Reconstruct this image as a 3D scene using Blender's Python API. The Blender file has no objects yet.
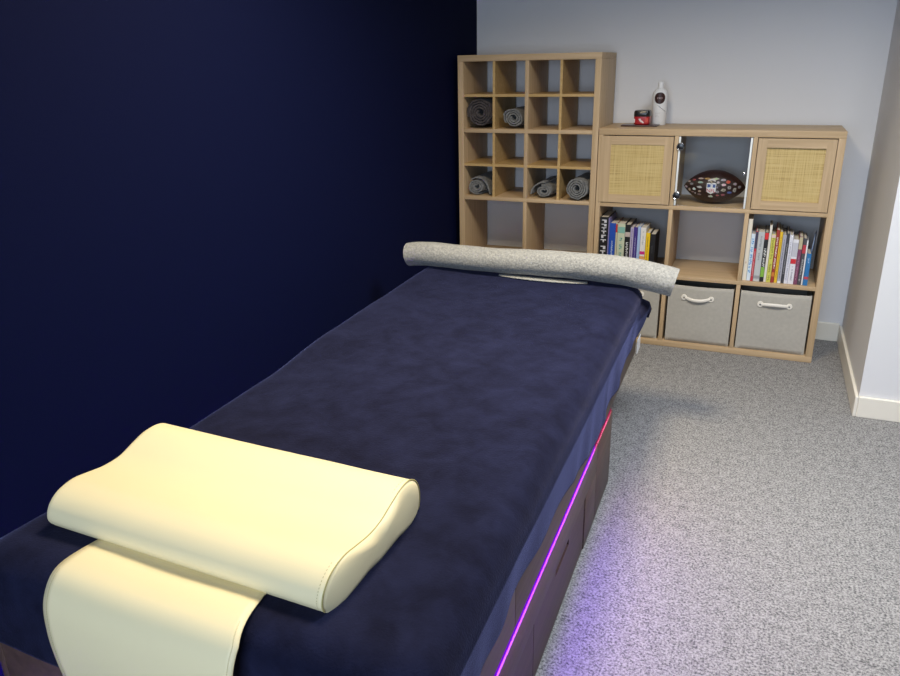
import bpy, bmesh, math, random
from mathutils import Vector, Matrix, noise
random.seed(7)
COL = bpy.context.scene.collection
PI = math.pi

# ------------------------------------------------------------------ materials
def new_mat(name):
    m = bpy.data.materials.new(name); m.use_nodes = True
    nt = m.node_tree
    return m, nt, nt.nodes['Principled BSDF']

def plain(name, rgb, rough=.5, spec=.5, metal=0., vary=.0, scale=30., bump=0., bscale=200., sheen=0., coat=0.):
    m, nt, b = new_mat(name)
    b.inputs['Base Color'].default_value = (*rgb, 1)
    b.inputs['Roughness'].default_value = rough
    b.inputs['Specular IOR Level'].default_value = spec
    b.inputs['Metallic'].default_value = metal
    b.inputs['Sheen Weight'].default_value = sheen
    b.inputs['Coat Weight'].default_value = coat
    tc = nt.nodes.new('ShaderNodeTexCoord')
    if vary > 0:
        n = nt.nodes.new('ShaderNodeTexNoise'); n.inputs['Scale'].default_value = scale; n.inputs['Detail'].default_value = 4
        r = nt.nodes.new('ShaderNodeValToRGB')
        r.color_ramp.elements[0].position = .3; r.color_ramp.elements[1].position = .7
        r.color_ramp.elements[0].color = (*[c*(1-vary) for c in rgb], 1)
        r.color_ramp.elements[1].color = (*[min(1, c*(1+vary)) for c in rgb], 1)
        nt.links.new(tc.outputs['Object'], n.inputs['Vector'])
        nt.links.new(n.outputs['Fac'], r.inputs['Fac']); nt.links.new(r.outputs['Color'], b.inputs['Base Color'])
    if bump > 0:
        n2 = nt.nodes.new('ShaderNodeTexNoise'); n2.inputs['Scale'].default_value = bscale; n2.inputs['Detail'].default_value = 3
        bp = nt.nodes.new('ShaderNodeBump'); bp.inputs['Strength'].default_value = bump; bp.inputs['Distance'].default_value = .002
        nt.links.new(tc.outputs['Object'], n2.inputs['Vector'])
        nt.links.new(n2.outputs['Fac'], bp.inputs['Height']); nt.links.new(bp.outputs['Normal'], b.inputs['Normal'])
    return m

def wood(name, light, dark, axis, rough=.5, freq=70., spec=.3):
    m, nt, b = new_mat(name)
    b.inputs['Roughness'].default_value = rough; b.inputs['Specular IOR Level'].default_value = spec
    tc = nt.nodes.new('ShaderNodeTexCoord'); mp = nt.nodes.new('ShaderNodeMapping')
    s = [freq, freq, freq]; s[axis] = freq*.035
    mp.inputs['Scale'].default_value = s
    n = nt.nodes.new('ShaderNodeTexNoise'); n.inputs['Scale'].default_value = 1.; n.inputs['Detail'].default_value = 5; n.inputs['Distortion'].default_value = .6
    r = nt.nodes.new('ShaderNodeValToRGB')
    r.color_ramp.elements[0].position = .32; r.color_ramp.elements[1].position = .68
    r.color_ramp.elements[0].color = (*dark, 1); r.color_ramp.elements[1].color = (*light, 1)
    nt.links.new(tc.outputs['Object'], mp.inputs['Vector']); nt.links.new(mp.outputs['Vector'], n.inputs['Vector'])
    nt.links.new(n.outputs['Fac'], r.inputs['Fac']); nt.links.new(r.outputs['Color'], b.inputs['Base Color'])
    bp = nt.nodes.new('ShaderNodeBump'); bp.inputs['Strength'].default_value = .15; bp.inputs['Distance'].default_value = .001
    nt.links.new(n.outputs['Fac'], bp.inputs['Height']); nt.links.new(bp.outputs['Normal'], b.inputs['Normal'])
    return m

OAK_L, OAK_D = (.57, .415, .25), (.46, .325, .185)
oak_x = wood('oak_grain_across', OAK_L, OAK_D, 0)
oak_z = wood('oak_grain_upright', OAK_L, OAK_D, 2)
ins_x = wood('insert_wood_across', (.56, .38, .17), (.46, .30, .115), 0)
DRK_L, DRK_D = (.105, .062, .048), (.062, .036, .03)
walnut = wood('dark_walnut', DRK_L, DRK_D, 1, rough=.42, freq=60)
walnut_low = wood('dark_walnut_drawer', (.088, .048, .042), (.055, .03, .028), 1, rough=.42, freq=60)
seam_black = plain('joint_black', (.01, .008, .008), .8)

wall_white = plain('painted_wall_grey_white', (.70, .70, .71), .85, .2, bump=.12, bscale=350)
wall_navy = plain('painted_wall_navy', (.0028, .0050, .030), .75, .06, bump=.15, bscale=350)
ceil_mat = plain('ceiling_white', (.55, .55, .54), .9, .2)
trim_mat = plain('skirting_gloss_white', (.80, .76, .66), .35, .5)

def carpet_mat():
    m, nt, b = new_mat('grey_loop_carpet')
    b.inputs['Roughness'].default_value = .95; b.inputs['Specular IOR Level'].default_value = .1
    tc = nt.nodes.new('ShaderNodeTexCoord')
    n = nt.nodes.new('ShaderNodeTexNoise'); n.inputs['Scale'].default_value = 150; n.inputs['Detail'].default_value = 3; n.inputs['Roughness'].default_value = .7
    n2 = nt.nodes.new('ShaderNodeTexNoise'); n2.inputs['Scale'].default_value = 34; n2.inputs['Detail'].default_value = 3
    v = nt.nodes.new('ShaderNodeTexVoronoi'); v.inputs['Scale'].default_value = 230
    for x in (n, n2, v): nt.links.new(tc.outputs['Object'], x.inputs['Vector'])
    mx = nt.nodes.new('ShaderNodeMath'); mx.operation = 'MULTIPLY_ADD'; mx.inputs[1].default_value = .22
    nt.links.new(n2.outputs['Fac'], mx.inputs[0]); nt.links.new(n.outputs['Fac'], mx.inputs[2])
    mv = nt.nodes.new('ShaderNodeMath'); mv.operation = 'MULTIPLY_ADD'; mv.inputs[1].default_value = .14
    nt.links.new(v.outputs['Distance'], mv.inputs[0]); nt.links.new(mx.outputs[0], mv.inputs[2])
    r = nt.nodes.new('ShaderNodeValToRGB')
    e = r.color_ramp.elements
    e[0].position = .53; e[0].color = (.085, .085, .09, 1)
    e[1].position = .80; e[1].color = (.365, .36, .355, 1)
    k = e.new(.645); k.color = (.205, .203, .203, 1)
    nt.links.new(mv.outputs[0], r.inputs['Fac']); nt.links.new(r.outputs['Color'], b.inputs['Base Color'])
    bp = nt.nodes.new('ShaderNodeBump'); bp.inputs['Strength'].default_value = .6; bp.inputs['Distance'].default_value = .004
    nt.links.new(mv.outputs[0], bp.inputs['Height']); nt.links.new(bp.outputs['Normal'], b.inputs['Normal'])
    return m
carpet = carpet_mat()

def rattan_mat():
    m, nt, b = new_mat('woven_rattan')
    b.inputs['Roughness'].default_value = .6
    tc = nt.nodes.new('ShaderNodeTexCoord')
    outs = []
    for ax, sc in ((0, (330, 1, 5)), (2, (5, 1, 300))):
        mp = nt.nodes.new('ShaderNodeMapping'); mp.inputs['Scale'].default_value = sc
        n = nt.nodes.new('ShaderNodeTexNoise'); n.inputs['Scale'].default_value = 1; n.inputs['Detail'].default_value = 2
        nt.links.new(tc.outputs['Object'], mp.inputs['Vector']); nt.links.new(mp.outputs['Vector'], n.inputs['Vector'])
        outs.append(n)
    ad = nt.nodes.new('ShaderNodeMath'); ad.operation = 'ADD'
    nt.links.new(outs[0].outputs['Fac'], ad.inputs[0]); nt.links.new(outs[1].outputs['Fac'], ad.inputs[1])
    r = nt.nodes.new('ShaderNodeValToRGB'); e = r.color_ramp.elements
    hf = nt.nodes.new('ShaderNodeMath'); hf.operation = 'MULTIPLY'; hf.inputs[1].default_value = .5
    nt.links.new(ad.outputs[0], hf.inputs[0])
    e[0].position = .36; e[0].color = (.38, .27, .11, 1); e[1].position = .56; e[1].color = (.60, .46, .20, 1)
    k = e.new(.45); k.color = (.52, .37, .13, 1)
    nt.links.new(hf.outputs[0], r.inputs['Fac']); nt.links.new(r.outputs['Color'], b.inputs['Base Color'])
    bp = nt.nodes.new('ShaderNodeBump'); bp.inputs['Strength'].default_value = .5; bp.inputs['Distance'].default_value = .002
    nt.links.new(hf.outputs[0], bp.inputs['Height']); nt.links.new(bp.outputs['Normal'], b.inputs['Normal'])
    return m
rattan = rattan_mat()

def fleece(name, dark, light, scale, sheen, srough=.4, tint=(1, 1, 1), bump=.5, bscale=260, aniso=1.):
    m, nt, b = new_mat(name)
    b.inputs['Roughness'].default_value = .95; b.inputs['Specular IOR Level'].default_value = .1
    b.inputs['Sheen Weight'].default_value = sheen; b.inputs['Sheen Roughness'].default_value = srough
    b.inputs['Sheen Tint'].default_value = (*tint, 1)
    tc = nt.nodes.new('ShaderNodeTexCoord')
    mp = nt.nodes.new('ShaderNodeMapping'); mp.inputs['Scale'].default_value = (1, aniso, 1); mp.inputs['Rotation'].default_value = (0, 0, .5)
    n = nt.nodes.new('ShaderNodeTexNoise'); n.inputs['Scale'].default_value = scale; n.inputs['Detail'].default_value = 7; n.inputs['Roughness'].default_value = .65; n.inputs['Distortion'].default_value = .3
    nt.links.new(tc.outputs['Object'], mp.inputs['Vector']); nt.links.new(mp.outputs['Vector'], n.inputs['Vector'])
    r = nt.nodes.new('ShaderNodeValToRGB')
    r.color_ramp.elements[0].position = .34; r.color_ramp.elements[1].position = .66
    r.color_ramp.elements[0].color = (*dark, 1); r.color_ramp.elements[1].color = (*light, 1)
    nt.links.new(n.outputs['Fac'], r.inputs['Fac']); nt.links.new(r.outputs['Color'], b.inputs['Base Color'])
    n2 = nt.nodes.new('ShaderNodeTexNoise'); n2.inputs['Scale'].default_value = bscale; n2.inputs['Detail'].default_value = 4
    bp = nt.nodes.new('ShaderNodeBump'); bp.inputs['Strength'].default_value = bump; bp.inputs['Distance'].default_value = .003
    nt.links.new(tc.outputs['Object'], n2.inputs['Vector'])
    nt.links.new(n2.outputs['Fac'], bp.inputs['Height']); nt.links.new(bp.outputs['Normal'], b.inputs['Normal'])
    return m
navy_fleece = fleece('navy_fleece', (.0055, .006, .018), (.0112, .0130, .037), 13, .27, .32, (.34, .37, .78), .4, 220)
grey_fleece = fleece('grey_fleece', (.21, .213, .21), (.38, .38, .36), 120, .25, .5, (.9, .9, .85), .9, 160)
towel_grey = fleece('grey_towel', (.11, .11, .11), (.24, .24, .235), 60, .2, .5, (.9, .9, .9), .8, 200)
towel_brown = fleece('brown_grey_blanket', (.035, .03, .03), (.10, .085, .085), 50, .2, .5, (.8, .8, .85), .8, 160)
cream = plain('cream_vinyl', (.82, .715, .44), .45, .35, bump=.06, bscale=500)
cream_seam = plain('cream_seam', (.42, .36, .14), .6)
cream_stitch = plain('cream_stitching', (.5, .43, .2), .7)
mattress_mat = plain('mattress_vinyl', (.06, .04, .035), .5)
linen = plain('bin_linen', (.43, .41, .365), .9, .1, vary=.05, scale=60, bump=.35, bscale=700)
bin_dark = plain('bin_inside_dark', (.03, .03, .035), .9)
handle_white = plain('handle_cream', (.80, .76, .68), .5)
rivet = plain('rivet_metal', (.25, .24, .22), .35, metal=.8)
white_plastic = plain('white_plastic', (.80, .80, .80), .35)
edge_white = plain('pale_door_edge', (.82, .85, .83), .3)
black_gloss = plain('black_gloss', (.012, .012, .013), .25)
chrome = plain('chrome', (.75, .75, .76), .15, metal=1.)
pages = plain('book_pages', (.62, .57, .48), .9, vary=.08, scale=300)
leather = plain('brown_ball_leather', (.026, .009, .007), .4, .5, bump=.7, bscale=420, coat=.15)

def glass_mat():
    m = bpy.data.materials.new('clear_glass'); m.use_nodes = True; nt = m.node_tree; nt.nodes.clear()
    o = nt.nodes.new('ShaderNodeOutputMaterial'); mix = nt.nodes.new('ShaderNodeMixShader')
    t = nt.nodes.new('ShaderNodeBsdfTransparent'); t.inputs['Color'].default_value = (.97, .98, .98, 1)
    g = nt.nodes.new('ShaderNodeBsdfGlossy'); g.inputs['Roughness'].default_value = .02
    fr = nt.nodes.new('ShaderNodeFresnel'); fr.inputs['IOR'].default_value = 1.28
    nt.links.new(fr.outputs[0], mix.inputs[0]); nt.links.new(t.outputs[0], mix.inputs[1]); nt.links.new(g.outputs[0], mix.inputs[2])
    nt.links.new(mix.outputs[0], o.inputs['Surface'])
    return m
glass = glass_mat()

def emit_mat(name, rgb, s, rgb2=None, y0=0, y1=1):
    m = bpy.data.materials.new(name); m.use_nodes = True; nt = m.node_tree; nt.nodes.clear()
    o = nt.nodes.new('ShaderNodeOutputMaterial'); e = nt.nodes.new('ShaderNodeEmission')
    e.inputs['Color'].default_value = (*rgb, 1); e.inputs['Strength'].default_value = s
    nt.links.new(e.outputs[0], o.inputs['Surface'])
    return m
led_violet = emit_mat('led_violet', (.13, .003, .45), 1.0)
led_magenta = emit_mat('led_magenta', (.26, .01, .07), .75)

CM = {}
def cm(rgb, rough=.45):
    k = tuple(rgb)
    if k not in CM:
        CM[k] = plain('paint_%02x%02x%02x' % tuple(int(min(1, c)*255) for c in rgb), rgb, rough)
    return CM[k]

# ------------------------------------------------------------------ mesh helpers
def box(bm, x0, x1, y0, y1, z0, z1, bev=0., seg=2, mi=0):
    r = bmesh.ops.create_cube(bm, size=1)
    vs = r['verts']
    for v in vs:
        v.co = Vector((x0+(v.co.x+.5)*(x1-x0), y0+(v.co.y+.5)*(y1-y0), z0+(v.co.z+.5)*(z1-z0)))
    fs = set(f for v in vs for f in v.link_faces)
    for f in fs: f.material_index = mi
    if bev > 0:
        es = set(e for v in vs for e in v.link_edges)
        bmesh.ops.bevel(bm, geom=list(es), offset=bev, segments=seg, profile=.5, affect='EDGES')
    return vs

def grid_faces(bm, rows, closed_u=False, closed_v=False):
    fs = []
    nr = len(rows); nc = len(rows[0])
    for i in range(nr if closed_v else nr-1):
        for j in range(nc if closed_u else nc-1):
            a = rows[i][j]; b = rows[i][(j+1) % nc]; c = rows[(i+1) % nr][(j+1) % nc]; d = rows[(i+1) % nr][j]
            try: fs.append(bm.faces.new((a, b, c, d)))
            except ValueError: pass
    return fs

def lathe(bm, prof, n=32, cx=0, cy=0, cz=0, axis='Z'):
    rows = []
    for r, z in prof:
        row = []
        for k in range(n):
            a = 2*PI*k/n
            if axis == 'Z': p = (cx+r*math.cos(a), cy+r*math.sin(a), cz+z)
            elif axis == 'X': p = (cx+z, cy+r*math.cos(a), cz+r*math.sin(a))
            else: p = (cx+r*math.sin(a), cy+z, cz+r*math.cos(a))
            row.append(bm.verts.new(p))
        rows.append(row)
    grid_faces(bm, rows, closed_u=True)
    try:
        bm.faces.new(rows[0]); bm.faces.new(rows[-1])
    except ValueError: pass

def tube(bm, pts, r, n=8, flat=1.):
    rows = []
    for i, p in enumerate(pts):
        p = Vector(p)
        a = Vector(pts[max(0, i-1)]); b = Vector(pts[min(len(pts)-1, i+1)])
        t = (b-a).normalized()
        up = Vector((0, 0, 1)) if abs(t.z) < .9 else Vector((1, 0, 0))
        s = t.cross(up).normalized(); u = s.cross(t)
        rows.append([bm.verts.new(p + s*math.cos(2*PI*k/n)*r*flat + u*math.sin(2*PI*k/n)*r) for k in range(n)])
    grid_faces(bm, rows, closed_u=True)
    bm.faces.new(rows[0]); bm.faces.new(rows[-1])

def finish(name, bm, mats, parent=None, smooth=False, shift=None, angle=35):
    """one mesh object; verts are moved by -shift so they are local to the thing"""
    bmesh.ops.recalc_face_normals(bm, faces=bm.faces[:])
    if shift is not None:
        bmesh.ops.translate(bm, verts=bm.verts[:], vec=-Vector(shift))
    me = bpy.data.meshes.new(name); bm.to_mesh(me); bm.free()
    for m in (mats if isinstance(mats, (list, tuple)) else [mats]): me.materials.append(m)
    if smooth:
        me.shade_smooth()
        me.set_sharp_from_angle(angle=math.radians(angle))
    o = bpy.data.objects.new(name, me); COL.objects.link(o)
    if parent: o.parent = parent
    elif shift is not None: o.location = shift
    return o

def tag(o, label, cat=None, group=None, kind=None):
    o['label'] = label
    if cat: o['category'] = cat
    if group: o['group'] = group
    if kind: o['kind'] = kind
    return o

def thing(name, label, cat, loc, rotz=0, group=None):
    o = bpy.data.objects.new(name, None); COL.objects.link(o)
    o.empty_display_size = .1
    o.location = loc; o.rotation_euler = (0, 0, rotz)
    return tag(o, label, cat, group)

def struct(name, bm, m, label=None, smooth=False):
    o = finish(name, bm, m, smooth=smooth); o['kind'] = 'structure'
    if label: o['label'] = label
    return o

def part_box(name, parent, shift, m, *args, bev=.0012, mi=0, smooth=True):
    bm = bmesh.new(); box(bm, *args, bev=bev); return finish(name, bm, m, parent, smooth, shift)

# ------------------------------------------------------------------ room shell
XL, XR, YB, YF, HC = -.79, 3.1, .385, -5.5, 2.42
AX, AY = 1.255, -.573      # alcove side wall and the wall facing the room
bm = bmesh.new(); box(bm, XL-.15, XR+.15, YF-.15, YB+.15, -.1, 0); struct('floor', bm, carpet, 'grey speckled loop pile carpet')
bm = bmesh.new(); box(bm, XL-.15, XR+.15, YF-.15, YB+.15, HC, HC+.1); struct('ceiling', bm, ceil_mat)
bm = bmesh.new(); box(bm, XL-.15, XL, YF, YB+.15, 0, HC); struct('wall_left', bm, wall_navy, 'dark navy painted wall')
bm = bmesh.new(); box(bm, XL, AX, YB, YB+.15, 0, HC); struct('wall_back', bm, wall_white, 'pale grey wall behind the shelving')
bm = bmesh.new(); box(bm, AX, XR+.15, AY, YB+.15, 0, HC); struct('wall_alcove', bm, wall_white, 'white projecting wall beside the alcove')
bm = bmesh.new(); box(bm, XR, XR+.15, YF, AY, 0, HC); struct('wall_right', bm, wall_navy)
bm = bmesh.new()
WX0, WX1, WZ0, WZ1 = -.5, 1.4, .55, 2.15
box(bm, XL-.15, WX0, YF-.15, YF, 0, HC); box(bm, WX1, XR+.15, YF-.15, YF, 0, HC)
box(bm, WX0, WX1, YF-.15, YF, 0, WZ0); box(bm, WX0, WX1, YF-.15, YF, WZ1, HC)
struct('wall_front', bm, wall_navy)
bm = bmesh.new()
for a in ((WX0, WX0+.06, WZ0, WZ1), (WX1-.06, WX1, WZ0, WZ1), (WX0, WX1, WZ0, WZ0+.06), (WX0, WX1, WZ1-.06, WZ1), ((WX0+WX1)/2-.03, (WX0+WX1)/2+.03, WZ0, WZ1)):
    box(bm, a[0], a[1], YF-.09, YF-.04, a[2], a[3], .004)
struct('window_1', bm, trim_mat)
def skirt(name, x0, x1, y0, y1, top):
    bm = bmesh.new(); box(bm, x0, x1, y0, y1, 0, top, .004, 3); return struct(name, bm, trim_mat, 'white skirting board')
skirt('baseboard_back', XL+.012, AX-.0125, YB-.014, YB-.0002, .10)
skirt('baseboard_alcove', AX-.014, AX-.0002, AY-.015, YB-.0145, .092)
skirt('baseboard_projection', AX-.0002, XR-.014, AY-.015, AY-.0002, .092)
skirt('baseboard_left', XL+.0002, XL+.012, YF+.01, YB-.0002, .10).data.materials[0] = wall_navy
skirt('baseboard_right', XR-.013, XR-.0002, YF+.01, AY-.0155, .10)

# ------------------------------------------------------------------ shelving
T, t_, C, D = .0307, .0195, .335, .37
ed = lambda k: T + k*(C+t_)
W3 = 2*T+2*t_+3*C; H4 = 2*T+3*t_+4*C; W2 = 2*T+t_+2*C

# low three by three unit with doors
S = (0, 0, 0)
low = thing('cube_shelf_unit', 'low light oak cube shelf of nine cells with rattan doors in the top corners', 'shelf unit', (W3/2, D/2, 0))
sh = (W3/2, D/2, 0)
part_box('top_board', low, sh, oak_x, 0, W3, 0, D, W3-T, W3)
part_box('bottom_board', low, sh, oak_x, 0, W3, 0, D, 0.0005, T)
TL = .022
for x, xe in ((0, TL), (W3-T, W3)): part_box('side_panel', low, sh, oak_z, x, xe, .0002, D-.0002, T, W3-T)
for k in (1, 2): part_box('shelf_board', low, sh, oak_x, TL, W3-T, .001, D-.001, ed(k)-t_, ed(k))
for k in (1, 2):
    for j in range(3):
        part_box('divider', low, sh, oak_z, ed(k)-t_, ed(k), .001, D-.001, ed(j), ed(j)+C)

def rattan_door(k, j):
    x0, x1 = ed(k)+.003, ed(k)+C-.003; z0, z1 = ed(j)+.004, ed(j)+C-.004
    if k == 0: x0 = .014
    fw = .041
    xf = x0+(fw if k else .050)
    bm = bmesh.new()
    for a, mi in (((x0, x0+(fw if k else .050), z0, z1), 0), ((x1-fw, x1, z0, z1), 0), ((xf, x1-fw, z0, z0+fw), 1), ((xf, x1-fw, z1-fw, z1), 1)):
        vs = box(bm, a[0], a[1], -.004, (.014 if k else -.0003), a[2], a[3], 0, mi=mi)
    d = finish('door', bm, [oak_z, oak_x], low, False, sh)
    bm = bmesh.new(); box(bm, xf-.002, x1-fw+.002, (.006 if k else -.0008), .011, z0+fw-.002, z1-fw+.002)
    p = finish('rattan_panel', bm, rattan, d, False, sh); p['label'] = 'yellow woven rattan panel'
    # door children share the unit's local frame
rattan_door(0, 2); rattan_door(2, 2)

# glass door on the middle top cell
x0, x1 = ed(1)+.002, ed(1)+C-.002; z0, z1 = ed(2)+.003, ed(2)+C-.003
bm = bmesh.new(); box(bm, x0+.009, x1-.009, .001, .006, z0, z1)
gd = finish('glass_door', bm, glass, low, False, sh); gd['label'] = 'clear glass door'
for a, b in ((x0, x0+.009), (x1-.009, x1)):
    bm = bmesh.new(); box(bm, a, b, -.002, .009, z0, z1, .001); finish('edge_strip', bm, edge_white, gd, True, sh)['label'] = 'white edge strip'
for zz in (z0+.05, z1-.045):
    bm = bmesh.new(); lathe(bm, ((.0165, .004), (.0165, -.004), (.014, -.007), (.004, -.0085)), 28, x0+.010, -.004, zz, 'Y')
    h = finish('hinge', bm, black_gloss, gd, True, sh); h['label'] = 'round black hinge with chrome rim'
    bm = bmesh.new(); rows = []
    for k in range(29):
        a = 2*PI*k/28; rows.append((x0+.010+.0165*math.cos(a), -.0105, zz+.0165*math.sin(a)))
    tube(bm, rows, .0018, 6); 
    bmesh.ops.translate(bm, verts=bm.verts[:], vec=(0, 0, 0)); finish('hinge', bm, chrome, gd, True, sh)
bm = bmesh.new(); lathe(bm, ((.002, 0), (.006, -.003), (.006, -.008), (.003, -.010)), 16, x1-.022, .001, z0+.165, 'Y'); finish('knob', bm, chrome, gd, True, sh)

# tall unit: four rows, upper two with crossed inserts
TX = -.0035 - W2
sh = (TX+W2/2, D/2, 0)
tall = thing('cubby_shelf_unit', 'tall light oak shelf of sixteen small cubbies above open cells, in the corner', 'shelf unit', sh)
part_box('top_board', tall, sh, oak_x, TX, TX+W2, 0, D, H4-T, H4)
part_box('bottom_board', tall, sh, oak_x, TX, TX+W2, 0, D, .0005, T)
for x in (TX, TX+W2-T): part_box('side_panel', tall, sh, oak_z, x, x+T, .0002, D-.0002, T, H4-T)
for k in (1, 2, 3): part_box('shelf_board', tall, sh, oak_x, TX+T, TX+W2-T, .001, D-.001, ed(k)-t_, ed(k))
for j in range(4): part_box('divider', tall, sh, oak_z, TX+ed(1)-t_, TX+ed(1), .001, D-.001, ed(j), ed(j)+C)
for j in (2, 3):
    for k in (0, 1):
        cx, cz = TX+ed(k)+C/2, ed(j)+C/2
        bm = bmesh.new()
        box(bm, cx-C/2, cx+C/2, .004, D-.015, cz-.0065, cz+.0065)
        box(bm, cx-.0065, cx+.0065, .0045, D-.015, cz-C/2, cz-.0065); box(bm, cx-.0065, cx+.0065, .0045, D-.015, cz+.0065, cz+C/2)
        finish('cubby_insert', bm, ins_x, tall, False, sh)['label'] = 'crossed insert making four small cubbies'

# ------------------------------------------------------------------ fabric bins
def fabric_bin(xc, label, w, kind, seed):
    h = .305; y0, y1 = .012, .345; z0 = ed(0)+.0008
    if kind == 'none': h = .30
    loc = (xc, .18, z0)
    r = thing('storage_bin', label, 'storage bin', loc, 0, 'fabric bins in the bottom row')
    bm = bmesh.new(); N = 14
    def P(u, v, side):
        # u,v in 0..1 over a side panel, slight cloth bulge
        b = .004*math.sin(PI*u)*math.sin(PI*v) + .004*noise.noise(Vector((u*3+seed, v*3, side*5)))*math.sin(PI*u)
        x = xc-w/2+u*w; z = v*h
        top = .004*math.sin(PI*u)*v
        if side == 0: return (x, y0-b+.004, z-top)
        if side == 1: return (xc+w/2+min(b, .003), y0+.004+u*(y1-y0-.004), z-top)
        if side == 2: return (xc+w/2-u*w, y1+b*.3, z-top)
        return (xc-w/2-min(b, .003), y1-u*(y1-y0-.004), z-top)
    for side in range(4):
        rows = [[bm.verts.new(Vector(P(i/N, j/N, side))+Vector((0, 0, z0))) for i in range(N+1)] for j in range(N+1)]
        grid_faces(bm, rows)
    bm.faces.new([bm.verts.new((a, b, z0)) for a, b in ((xc-w/2, y0+.004), (xc+w/2, y0+.004), (xc+w/2, y1), (xc-w/2, y1))])
    bmesh.ops.remove_doubles(bm, verts=bm.verts[:], dist=.0015)
    o = finish('fabric_body', bm, linen, r, True, loc, 50)
    sd = o.modifiers.new('thick', 'SOLIDIFY'); sd.thickness = .004; sd.offset = 0
    # binding round the top edge
    bm = bmesh.new(); box(bm, xc-w/2+.004, xc+w/2-.004, y0+.008, y1-.004, z0+.02, z0+.023)
    finish('base_board', bm, bin_dark, r, False, loc)
    hz = z0+h-.062; hx = xc + (.0 if kind != 'sag' else -.012)
    if kind == 'none': hx = xc
    hw = .060
    bm = bmesh.new(); pts = []
    for k in range(17):
        q = k/16*2-1
        sag = -.010*(1-q*q) if kind == 'sag' else .004*(1-q*q)
        out = -.012*(1-q*q)
        pts.append((hx+q*hw, y0-.005+out, hz+sag))
    tube(bm, pts, .0085, 8, .45)
    for s in (-1, 1):
        lathe(bm, ((.001, -.0055), (.013, -.005), (.0145, -.002), (.0145, .004)), 20, hx+s*(hw+.006), y0-.001, hz, 'Y')
    hd = finish('handle', bm, handle_white, r, True, loc, 60); hd['label'] = 'cream leather pull handle'
    for s in (-1, 1):
        bm = bmesh.new(); lathe(bm, ((.001, -.003), (.0038, -.0025), (.0045, .001)), 14, hx+s*(hw+.006), y0-.0065, hz, 'Y')
        finish('rivet', bm, rivet, hd, True, loc)
    return r
fabric_bin(.196, 'grey linen bin mostly hidden behind the rolled blanket and bed corner', .312, 'none', 1)
fabric_bin(ed(1)+C/2+.002, 'grey linen bin with sagging handle, bottom row middle cell', .312, 'sag', 5)
fabric_bin(ed(2)+C/2-.001, 'grey linen bin with straight handle, bottom row right corner cell', .318, 'flat', 9)

# ------------------------------------------------------------------ books
def book(x, w, h, depth, y, zb, cover, label, group, letter=None, marks=(), block=None, lean=0., side=None, pcol=None):
    """spine faces -y; marks = (z0, z1, colour) bands as fractions of the height"""
    loc = (x+w/2, y+depth/2, zb)
    r = thing('book', label, 'book', loc, 0, group)
    if lean: r.rotation_euler = (0, lean, 0)
    ct = min(.0022, w*.18)
    bm = bmesh.new()
    box(bm, x, x+w, y, y+ct, zb, zb+h, .0006, 1)
    box(bm, x, x+ct, y+ct*.5, y+depth, zb, zb+h); box(bm, x+w-ct, x+w, y+ct*.5, y+depth, zb, zb+h, mi=1)
    finish('cover', bm, [cm(cover), cm(side or cover)], r, False, loc)
    bm = bmesh.new(); box(bm, x+ct, x+w-ct, y+ct, y+depth-.004, zb+.002, zb+h-.003)
    finish('pages', bm, pages, r, False, loc)
    for (a, b, c) in marks:
        bm = bmesh.new(); box(bm, x+w*.03, x+w*.97, y-.0006, y+.0004, zb+a*h, zb+b*h); finish('spine_band', bm, cm(c), r, False, loc)
    if letter:
        col, z0, z1, fill = letter
        bm = bmesh.new(); z = zb+h*z1; rnd = random.Random(int(x*9000))
        while z > zb+h*z0:
            gl = rnd.uniform(.35, .75)*w*fill; gl = max(gl, .0025)
            if rnd.random() > .14:
                ww = w*fill*rnd.uniform(.75, 1.)*.5; c = x+w/2
                # a letter lying on its side: stem plus one or two strokes
                box(bm, c-ww, c+ww, y-.0011, y-.0002, z-gl*.26, z)
                k = rnd.choice((-1, 1))
                box(bm, c+(0 if k > 0 else -ww), c+(ww if k > 0 else 0), y-.0011, y-.0002, z-gl*.8, z-gl*.26) if rnd.random() > .4 else box(bm, c-ww*.25, c+ww*.25, y-.0011, y-.0002, z-gl*.8, z-gl*.26)
            z -= gl*1.12
        finish('spine_lettering', bm, cm(col), r, False, loc)
    return r
GL = 'books in the left cell'; GR = 'books in the right cell'
zb = ed(1)+.0006
BK, WH, NV = (.012, .011, .012), (.72, .72, .74), (.02, .03, .14)
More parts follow.
